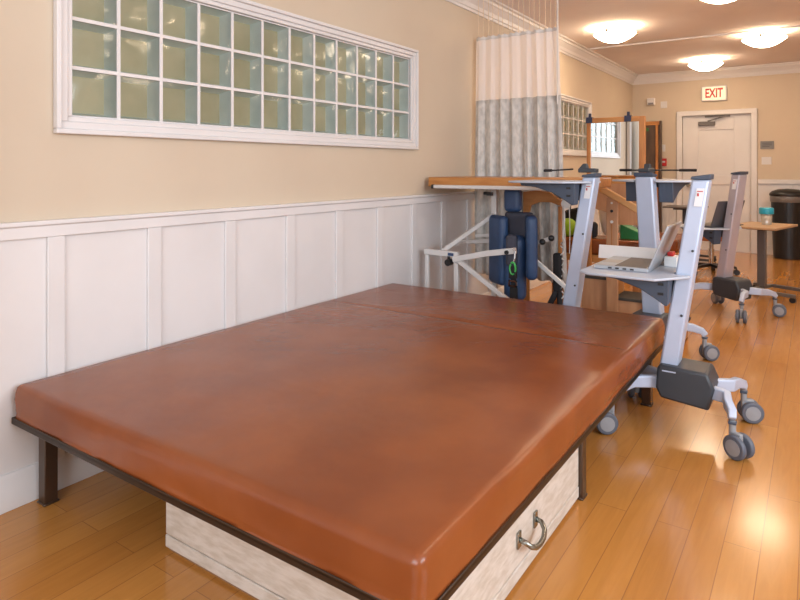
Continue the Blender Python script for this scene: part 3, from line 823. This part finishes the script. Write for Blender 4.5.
MB().rbox(0.845, 0.91, 4.37, 4.42, 0.33, 0.62, 0.02, 3, 3, 4).tube([(0.88, 4.4, 0.36), (0.83, 4.38, 0.25), (0.78, 4.36, 0.19), (0.8, 4.35, 0.13)], 0.022, 10).tube([(0.89, 4.4, 0.36), (0.9, 4.38, 0.2), (0.91, 4.37, 0.12)], 0.02, 10).build('strap', M['black_cloth'], pc, world=True, smooth=True)

# ---------------------------------------------------------------- curtains
def curtain(label, P0, P1, ztop, zmid, zbot, nf, amp, spread, cords=True):
    P0 = Vector(P0); P1 = Vector(P1); dv = (P1 - P0); L = dv.length; dv.normalize(); nv = Vector((-dv.y, dv.x))
    t = thing('privacy_curtain', label, 'curtain', (P0.x, P0.y, zbot))
    NU = nf * 14
    def pt(u, z):
        k = (ztop - z) / (ztop - zbot)
        uu = u + 0.012 * noise.noise(Vector((u * 9, z * 1.1, 3)))
        ph = 2 * math.pi * nf * (u + 0.03 * math.sin(5 * u + 1))
        A = amp * (0.35 + 0.85 * k) * (0.7 + 0.8 * noise.noise(Vector((u * 5, 0.3 * z, 1))))
        off = A * math.sin(ph) + 0.3 * A * math.sin(2.3 * ph + 1 + z)
        s = (uu - 0.0) * (L + spread * k) - spread * k * 0.3
        zz = z
        if z > ztop - 0.001: zz = z - 0.012 * abs(math.sin(ph))
        q = P0 + dv * s + nv * off
        return (q.x, q.y, zz)
    def sheet(z0, z1, nz):
        m = MB(); vs = [pt(i / NU, z0 + (z1 - z0) * j / nz) for j in range(nz + 1) for i in range(NU + 1)]
        w_ = NU + 1
        m._add(vs, [(j * w_ + i, j * w_ + i + 1, (j + 1) * w_ + i + 1, (j + 1) * w_ + i) for j in range(nz) for i in range(NU)])
        return m
    sheet(ztop - 0.03, zmid, 8).build('net_panel', M['net'], t, world=True, smooth=True)
    sheet(ztop, ztop - 0.035, 2).build('header_tape', M['frame_white'], t, world=True, smooth=True, solid=0.004)
    sheet(zmid + 0.01, zbot, 24).build('fabric_panel', M['curtain'], t, world=True, smooth=True, solid=0.003)
    if cords:
        for i in range(nf * 2):
            u = (i + 0.5) / (nf * 2); p = pt(u, ztop)
            MB().cyl((p[0], p[1], ztop - 0.02), (p[0], p[1], ZC - 0.0185), 0.0022, 6).build('hanging_cord', M['cord'], t, world=True)
        q = P1
        MB().cyl((q.x, q.y - 0.03, ZC - 0.0185), (q.x, q.y - 0.03, 1.75), 0.006, 8).build('pull_wand', M['frame_white'], t, world=True)
    return t
curtain('pale grey privacy curtain with white net top hanging from the ceiling by the left wall', (0.055, 4.68), (0.785, 4.68), 2.37, 1.815, 0.35, 8, 0.042, 0.10)
tk = MB().box(0.13, 1.6, 4.63, 4.73, ZC - 0.018, ZC)
tag(tk.build('curtain_track', M['white']), 'white ceiling track the grey curtain hangs from', 'curtain track')

curtain('grey curtain by the left wall near the camera, seen only in the mirror', (0.16, 0.25), (0.16, 0.72), 2.3, 1.9, 0.3, 6, 0.035, 0.05, cords=False)
struct(MB().box(0.013, 0.06, 0.78, 0.86, 0.13, 2.2).build('trim_6', M['white'], bevel=0.004))

# ---------------------------------------------------------------- training stairs
ts = thing('training_stairs', 'small wooden training stairs with dark treads and sloping handrail', 'stairs', (1.35, 4.83, 0))
steps = [(0.97, 1.22, 0.43), (1.22, 1.45, 0.29), (1.45, 1.68, 0.15)]
poly = [(0.97, 0), (1.68, 0), (1.68, 0.13), (1.45, 0.13), (1.45, 0.27), (1.22, 0.27), (1.22, 0.41), (0.97, 0.41)]
MB().prism(poly, 'y', 4.66, 4.69).prism(poly, 'y', 4.90, 4.93).build('side_panel', M['wood_pink'], ts, world=True, bevel=0.003)
for x0, x1, z in steps:
    MB().box(x0, x1 + 0.015, 4.645, 4.935, z - 0.02, z).build('tread', M['tread'], ts, world=True, bevel=0.003)
    MB().box(x1 - 0.02, x1, 4.69, 4.90, z - 0.14, z - 0.02).build('riser', M['wood'], ts, world=True)
po = MB().box(1.165, 1.25, 4.628, 4.655, 0, 1.03).build('post', M['wood_pink'], ts, world=True, bevel=0.005)
for z in (0.99, 0.93, 0.85): MB().cyl((1.207, 4.629, z), (1.207, 4.624, z), 0.011 if z < 0.95 else 0.008, 12).build('hole_ring', M['black'] if z < 0.95 and z > 0.9 else M['frame_white'], po, world=True)
MB().box(1.203, 1.211, 4.625, 4.63, 0.45, 0.84).build('slot', M['wood_v'], po, world=True)
MB().box(1.43, 1.48, 4.628, 4.645, 0, 0.89).build('post', M['wood_pink'], ts, world=True, bevel=0.005)
MB().bar([(1.03, 4.64, 1.15), (1.26, 4.64, 1.02), (1.485, 4.64, 0.893)], 0.04, 0.05).build('handrail', M['wood_light'], ts, world=True, bevel=0.008)

# ---------------------------------------------------------------- treatment bench and things on it
be = thing('treatment_bench', 'narrow brown vinyl bench behind the wooden stairs', 'bench', (0.95, 5.23, 0))
MB().rbox(0.55, 1.32, 5.06, 5.40, 0.53, 0.665, 0.03, 8, 5, 3).build('cushion', M['vinyl'], be, world=True, smooth=True)
for x in (0.6, 1.27):
    for y in (5.11, 5.35):
        MB().box(x - 0.025, x + 0.025, y - 0.025, y + 0.025, 0, 0.53).build('leg', M['wood_v'], be, world=True, bevel=0.004)
MB().box(0.57, 1.30, 5.08, 5.38, 0.47, 0.53).build('apron', M['wood'], be, world=True, bevel=0.004)
tag(MB().sphere((0.70, 5.145, 0.742), 0.077, 24).build('exercise_ball', M['lime'], smooth=True), 'small lime green ball on the brown bench', 'ball')
def bulge(u, v, w_, p):
    p.y *= (0.35 + 0.65 * (1 - u * u) * (1 - w_ * w_) + 0.15); return p
pw = MB().rbox(-0.08, 0.08, -0.06, 0.06, -0.125, 0.125, 0.04, 6, 4, 8, bulge)
pw.xf(Matrix.Translation((1.02, 5.24, 0.812)) @ Matrix.Rotation(R(-12), 4, 'Y') @ Matrix.Rotation(R(-20), 4, 'Z'))
tag(pw.build('pillow', M['pillow'], smooth=True), 'cream pillow leaning upright on the brown bench', 'pillow')
bg = thing('tote_bag', 'black bag slumped on the bench behind the lime ball', 'bag', (0.73, 5.28, 0.665))
MB().rbox(0.60, 0.84, 5.235, 5.38, 0.667, 0.90, 0.05, 6, 4, 6, lambda u, v, w_, p: p + Vector((0.02 * noise.noise(Vector((u, v, w_)) * 2), 0, 0.03 * u * (w_ > 0)))).build('body', M['black_cloth'], bg, world=True, smooth=True)
MB().tube([(0.68, 5.25, 0.88), (0.70, 5.24, 0.96), (0.76, 5.24, 0.99), (0.81, 5.24, 0.96), (0.82, 5.25, 0.89)], 0.009, 8).build('handle', M['black_cloth'], bg, world=True, smooth=True)
bg2 = MB().rbox(0.865, 0.955, 5.09, 5.165, 0.667, 0.80, 0.03, 4, 4, 4)
tag(bg2.build('shoulder_bag', M['black_cloth'], smooth=True), 'small black bag on the bench beside the cream pillow', 'bag')

g = MB().prism([(1.13, 0.6665), (1.29, 0.6665), (1.29, 0.72), (1.13, 0.79)], 'y', 5.16, 5.34)
tag(g.build('storage_tray', M['green'], bevel=0.004), 'green plastic wedge on the brown bench, right of the wooden post', 'wedge')

# ---------------------------------------------------------------- posture mirror
mr = thing('posture_mirror', 'wood framed standing mirror with birch lower panel and two dark clips on top', 'mirror', (1.138, 4.99, 0), R(-1.24))
MW = 0.228
MB().box(-MW, -MW + 0.034, -0.015, 0.02, 0.06, 1.655).build('frame_stile', M['wood_v'], mr, bevel=0.004)
MB().box(MW - 0.045, MW, -0.015, 0.02, 0.06, 1.655).build('frame_stile', M['wood_v'], mr, bevel=0.004)
MB().box(-MW + 0.034, MW - 0.045, -0.015, 0.02, 1.615, 1.655).build('frame_rail', M['wood'], mr, bevel=0.004)
MB().box(-MW + 0.034, MW - 0.045, -0.016, 0.02, 1.125, 1.17).build('frame_rail', M['wood'], mr, bevel=0.004)
MB().box(-MW + 0.03, MW - 0.041, -0.004, 0.004, 1.165, 1.62).build('mirror_glass', M['mirror'], mr)
MB().box(-MW + 0.015, MW - 0.015, 0.0205, 0.028, 1.13, 1.64).build('backing', M['dark_panel'], mr)
MB().prism([(-MW + 0.034, 1.125), (-MW + 0.034, 0.93), (0.02, 0.87), (0.02, 0.80), (MW - 0.045, 0.80), (MW - 0.045, 1.125)], 'y', -0.01, 0.012).build('lower_panel', M['wood_pink'], mr, bevel=0.002)
for x in (-MW + 0.017, MW - 0.022):
    MB().box(x - 0.02, x + 0.02, -0.045, 0.06, 0.0, 0.06).build('foot', M['wood_v'], mr, bevel=0.004)
def clip(x, label):
    t = thing('spring_clip', label, 'clip', (1.138 + x, 4.99 - x * math.tan(R(1.24)), 1.62), R(-1.24))
    MB().prism([(-0.028, -0.005), (-0.021, 0.043), (0.026, 0.043), (0.034, -0.005), (0.029, -0.005), (0.0225, 0.038), (-0.0175, 0.038), (-0.023, -0.005)], 'x', -0.026, 0.026).build('jaw', M['clip'], t, bevel=0.001)
    MB().prism([(-0.01, 0.044), (0.015, 0.044), (0.009, 0.075), (-0.003, 0.075)], 'x', -0.01, 0.01).build('grip', M['clip'], t, bevel=0.002)
clip(-0.205, 'dark blue clip on the left top corner of the mirror frame')
clip(0.10, 'dark blue clip on the top rail of the mirror, right of centre')

# dark framed panel against the back wall
dp = thing('framed_panel', 'tall dark brown panel in an oak frame standing at the back wall', 'panel', (0.35, 10.15, 0))
MB().box(0.235, 0.47, 10.13, 10.15, 0.05, 1.92).build('panel', M['dark_panel'], dp, world=True)
MB().box(0.19, 0.235, 10.11, 10.16, 0.0, 1.98).build('frame_stile', M['wood_v'], dp, world=True, bevel=0.004)
MB().box(0.39, 0.43, 10.11, 10.13, 0.0, 1.92).build('frame_stile', M['wood_v'], dp, world=True, bevel=0.004)
MB().box(0.235, 0.45, 10.11, 10.16, 1.92, 1.98).build('frame_rail', M['wood'], dp, world=True, bevel=0.004)
MB().box(0.45, 0.478, 10.09, 10.17, 0.0, 1.985).build('frame_stile', M['dark_panel'], dp, world=True, bevel=0.004)
MB().box(0.25, 0.285, 10.118, 10.13, 1.83, 1.88).build('tag', M['green'], dp, world=True)

# ---------------------------------------------------------------- far end: brown mat table, stool, tables, bin
m2 = thing('mat_table', 'far low brown vinyl mat table seen behind the laptop cart', 'mat table', (0.9, 7.25, 0))
MB().rbox(0.55, 1.26, 6.9, 7.6, 0.36, 0.50, 0.035, 8, 10, 3).build('cushion', M['vinyl'], m2, world=True, smooth=True)
MB().box(0.55, 1.26, 6.9, 7.6, 0.31, 0.36).build('frame', M['wood'], m2, world=True, bevel=0.004)
for x in (0.6, 1.21):
    for y in (6.96, 7.54): MB().box(x - 0.03, x + 0.03, y - 0.03, y + 0.03, 0, 0.31).build('leg', M['wood_v'], m2, world=True, bevel=0.004)
stl = thing('rolling_stool', 'rolling stool with round tan seat and black star base', 'stool', (1.44, 8.0, 0))
MB().lathe([(0.15, 0.40), (0.17, 0.405), (0.172, 0.44), (0.16, 0.458), (0.001, 0.465)], seg=32).build('seat', M['seat'], stl, smooth=True)
MB().cyl((0, 0, 0.09), (0, 0, 0.40), 0.026).cyl((0, 0, 0.22), (0, 0, 0.3), 0.034).build('gas_lift', M['chrome'], stl)
for k in range(5):
    q = R(72 * k + 20); dx, dy = math.cos(q), math.sin(q)
    lg = MB().bar([(0.02 * dx, 0.02 * dy, 0.11), (0.15 * dx, 0.15 * dy, 0.105), (0.27 * dx, 0.27 * dy, 0.085)], 0.04, [0.04, 0.032, 0.025]).build('leg', M['black'], stl, bevel=0.004)
    cm = MB().cyl((0, -0.022, 0.032), (0, 0.022, 0.032), 0.032, 18).cyl((0, 0, 0.05), (0, 0, 0.08), 0.009)
    cm.xf(Matrix.Translation((0.27 * dx, 0.27 * dy, 0)) @ Matrix.Rotation(q, 4, 'Z'))
    cm.build('caster', M['black'], lg)
def overbed(label, loc, rz, z, top, tx, ty, post):
    t = thing('overbed_table', label, 'table', (loc[0], loc[1], 0), rz)
    MB().box(-tx, tx, -ty, ty, z - 0.022, z).build('tabletop', M[top], t, bevel=0.006)
    MB().box(-0.035, 0.035, -0.03, 0.03, 0.06, z - 0.05).build('post', M[post], t, bevel=0.004)
    MB().box(-tx * 0.6, tx * 0.6, -0.05, 0.05, z - 0.05, z - 0.022).build('bracket', M['charcoal'], t, bevel=0.004)
    for y in (-0.2, 0.2):
        b_ = MB().bar([(0.0, 0, 0.075), (0.02, y, 0.07), (0.1, y, 0.068), (0.34, y * 0.98, 0.062)], 0.04, 0.03).bar([(0, 0, 0.075), (-0.05, y, 0.07), (-0.14, y, 0.064)], 0.04, 0.03).build('base_bar', M[post], t, bevel=0.004)
        for x in (-0.13, 0.32):
            MB().cyl((x, y * 0.98 - 0.014, 0.026), (x, y * 0.98 + 0.014, 0.026), 0.026, 16).cyl((x, y * 0.98, 0.03), (x, y * 0.98, 0.06), 0.008).build('caster', M['black'], b_)
    return t
ot = overbed('small tan overbed table on a dark grey post by the bin', (2.02, 6.98), R(-14), 0.69, 'tan_top', 0.22, 0.33, 'post_grey')
overbed('grey overbed table far back, left of the white door', (1.02, 8.9), 0, 0.74, 'post_grey', 0.25, 0.22, 'charcoal')
MB().box(-0.24, -0.1, -0.34, -0.2, 0.6905, 0.7).build('tray_lip', M['charcoal'], ot)
cu = thing('tumbler', 'clear plastic tumbler with teal lid on the tan table', 'cup', (2.055, 7.03, 0.69))
MB().lathe([(0.043, 0.001), (0.052, 0.11), (0.05, 0.11), (0.041, 0.004)], seg=24, cap=False).lathe([(0.042, 0.001), (0.042, 0.003)], seg=24).build('cup_body', M['clear'], cu, smooth=True)
MB().lathe([(0.062, 0.105), (0.064, 0.11), (0.064, 0.16), (0.058, 0.168), (0.001, 0.17)], seg=24).build('lid', M['teal'], cu, smooth=False, bevel=0.002)
bn = thing('waste_bin', 'tall black waste bin with clear liner rim against the back wall', 'bin', (2.14, 10.0, 0))
MB().lathe([(0.17, 0.0), (0.175, 0.01), (0.205, 0.83), (0.21, 0.835)], seg=36).build('bin_body', M['black'], bn, smooth=False)
MB().lathe([(0.209, 0.78), (0.214, 0.785), (0.217, 0.845), (0.216, 0.865), (0.2, 0.868)], seg=36, cap=False).build('liner', M['liner'], bn, smooth=True)
MB().lathe([(0.222, 0.865), (0.226, 0.88), (0.22, 0.9), (0.19, 0.93), (0.12, 0.955), (0.001, 0.965)], seg=36).build('bin_lid', M['black'], bn, smooth=True)

# ---------------------------------------------------------------- fixtures on the back wall
def plate(name, label, cat, x0, x1, z0, z1, mat, dep=0.02):
    t = thing(name, label, cat, ((x0 + x1) / 2, YB, z0))
    MB().box(x0, x1, YB - dep, YB, z0, z1).build('plate', M[mat], t, world=True, bevel=0.003)
    return t
ex = thing('exit_sign', 'white exit sign with red letters above the back door', 'exit sign', (1.19, YB, 2.26))
MB().box(1.02, 1.36, YB - 0.05, YB, 2.262, 2.485).build('housing', M['white'], ex, world=True, bevel=0.006)
MB().box(1.035, 1.345, YB - 0.053, YB - 0.049, 2.277, 2.47).build('face', M['exit_face'], ex, world=True)
tx = lettering('EXIT', 0.19, M['exit_red'], ex, (0.0, -0.055, 0.113), (R(90), 0, 0))
tx.scale = (0.62, 1.0, 1.0)
al = thing('fire_alarm', 'white fire alarm strobe high on the back wall beside the corner', 'alarm', (0.29, YB, 2.25))
MB().box(0.235, 0.35, YB - 0.06, YB, 2.25, 2.36).build('body', M['white'], al, world=True, bevel=0.008)
MB().box(0.255, 0.33, YB - 0.068, YB - 0.06, 2.255, 2.285).build('lens', M['grey_tile'], al, world=True)
plate('blank_plate', 'white square wall plate left of the door near its top', 'wall plate', 0.43, 0.525, 2.195, 2.30, 'white', 0.015)
sw = plate('light_switch', 'small white switch plate left of the door above the red pull', 'switch', 0.43, 0.50, 1.51, 1.62, 'white', 0.012)
MB().box(0.452, 0.478, YB - 0.018, YB - 0.011, 1.54, 1.59).build('rocker', M['white'], sw, world=True)
fp = plate('fire_pull', 'red fire alarm pull station left of the door', 'fire pull', 0.415, 0.52, 1.28, 1.40, 'red', 0.04)
MB().box(0.432, 0.503, YB - 0.048, YB - 0.04, 1.335, 1.36).build('pull_bar', M['white'], fp, world=True)
pq = plate('wall_plaque', 'grey plaque with dark lettering right of the door', 'plaque', 1.79, 1.96, 1.525, 1.64, 'plaque', 0.012)
for z in (1.61, 1.585, 1.56): MB().box(1.815, 1.935 - 0.03 * (z < 1.57), YB - 0.0135, YB - 0.0115, z - 0.006, z + 0.006).build('text_line', M['plaque_text'], pq, world=True)
s2 = plate('light_switch', 'white double switch plate right of the door below the plaque', 'switch', 1.805, 1.93, 1.30, 1.41, 'white', 0.012)
for x in (1.84, 1.895): MB().box(x - 0.013, x + 0.013, YB - 0.018, YB - 0.011, 1.325, 1.385).build('rocker', M['white'], s2, world=True)
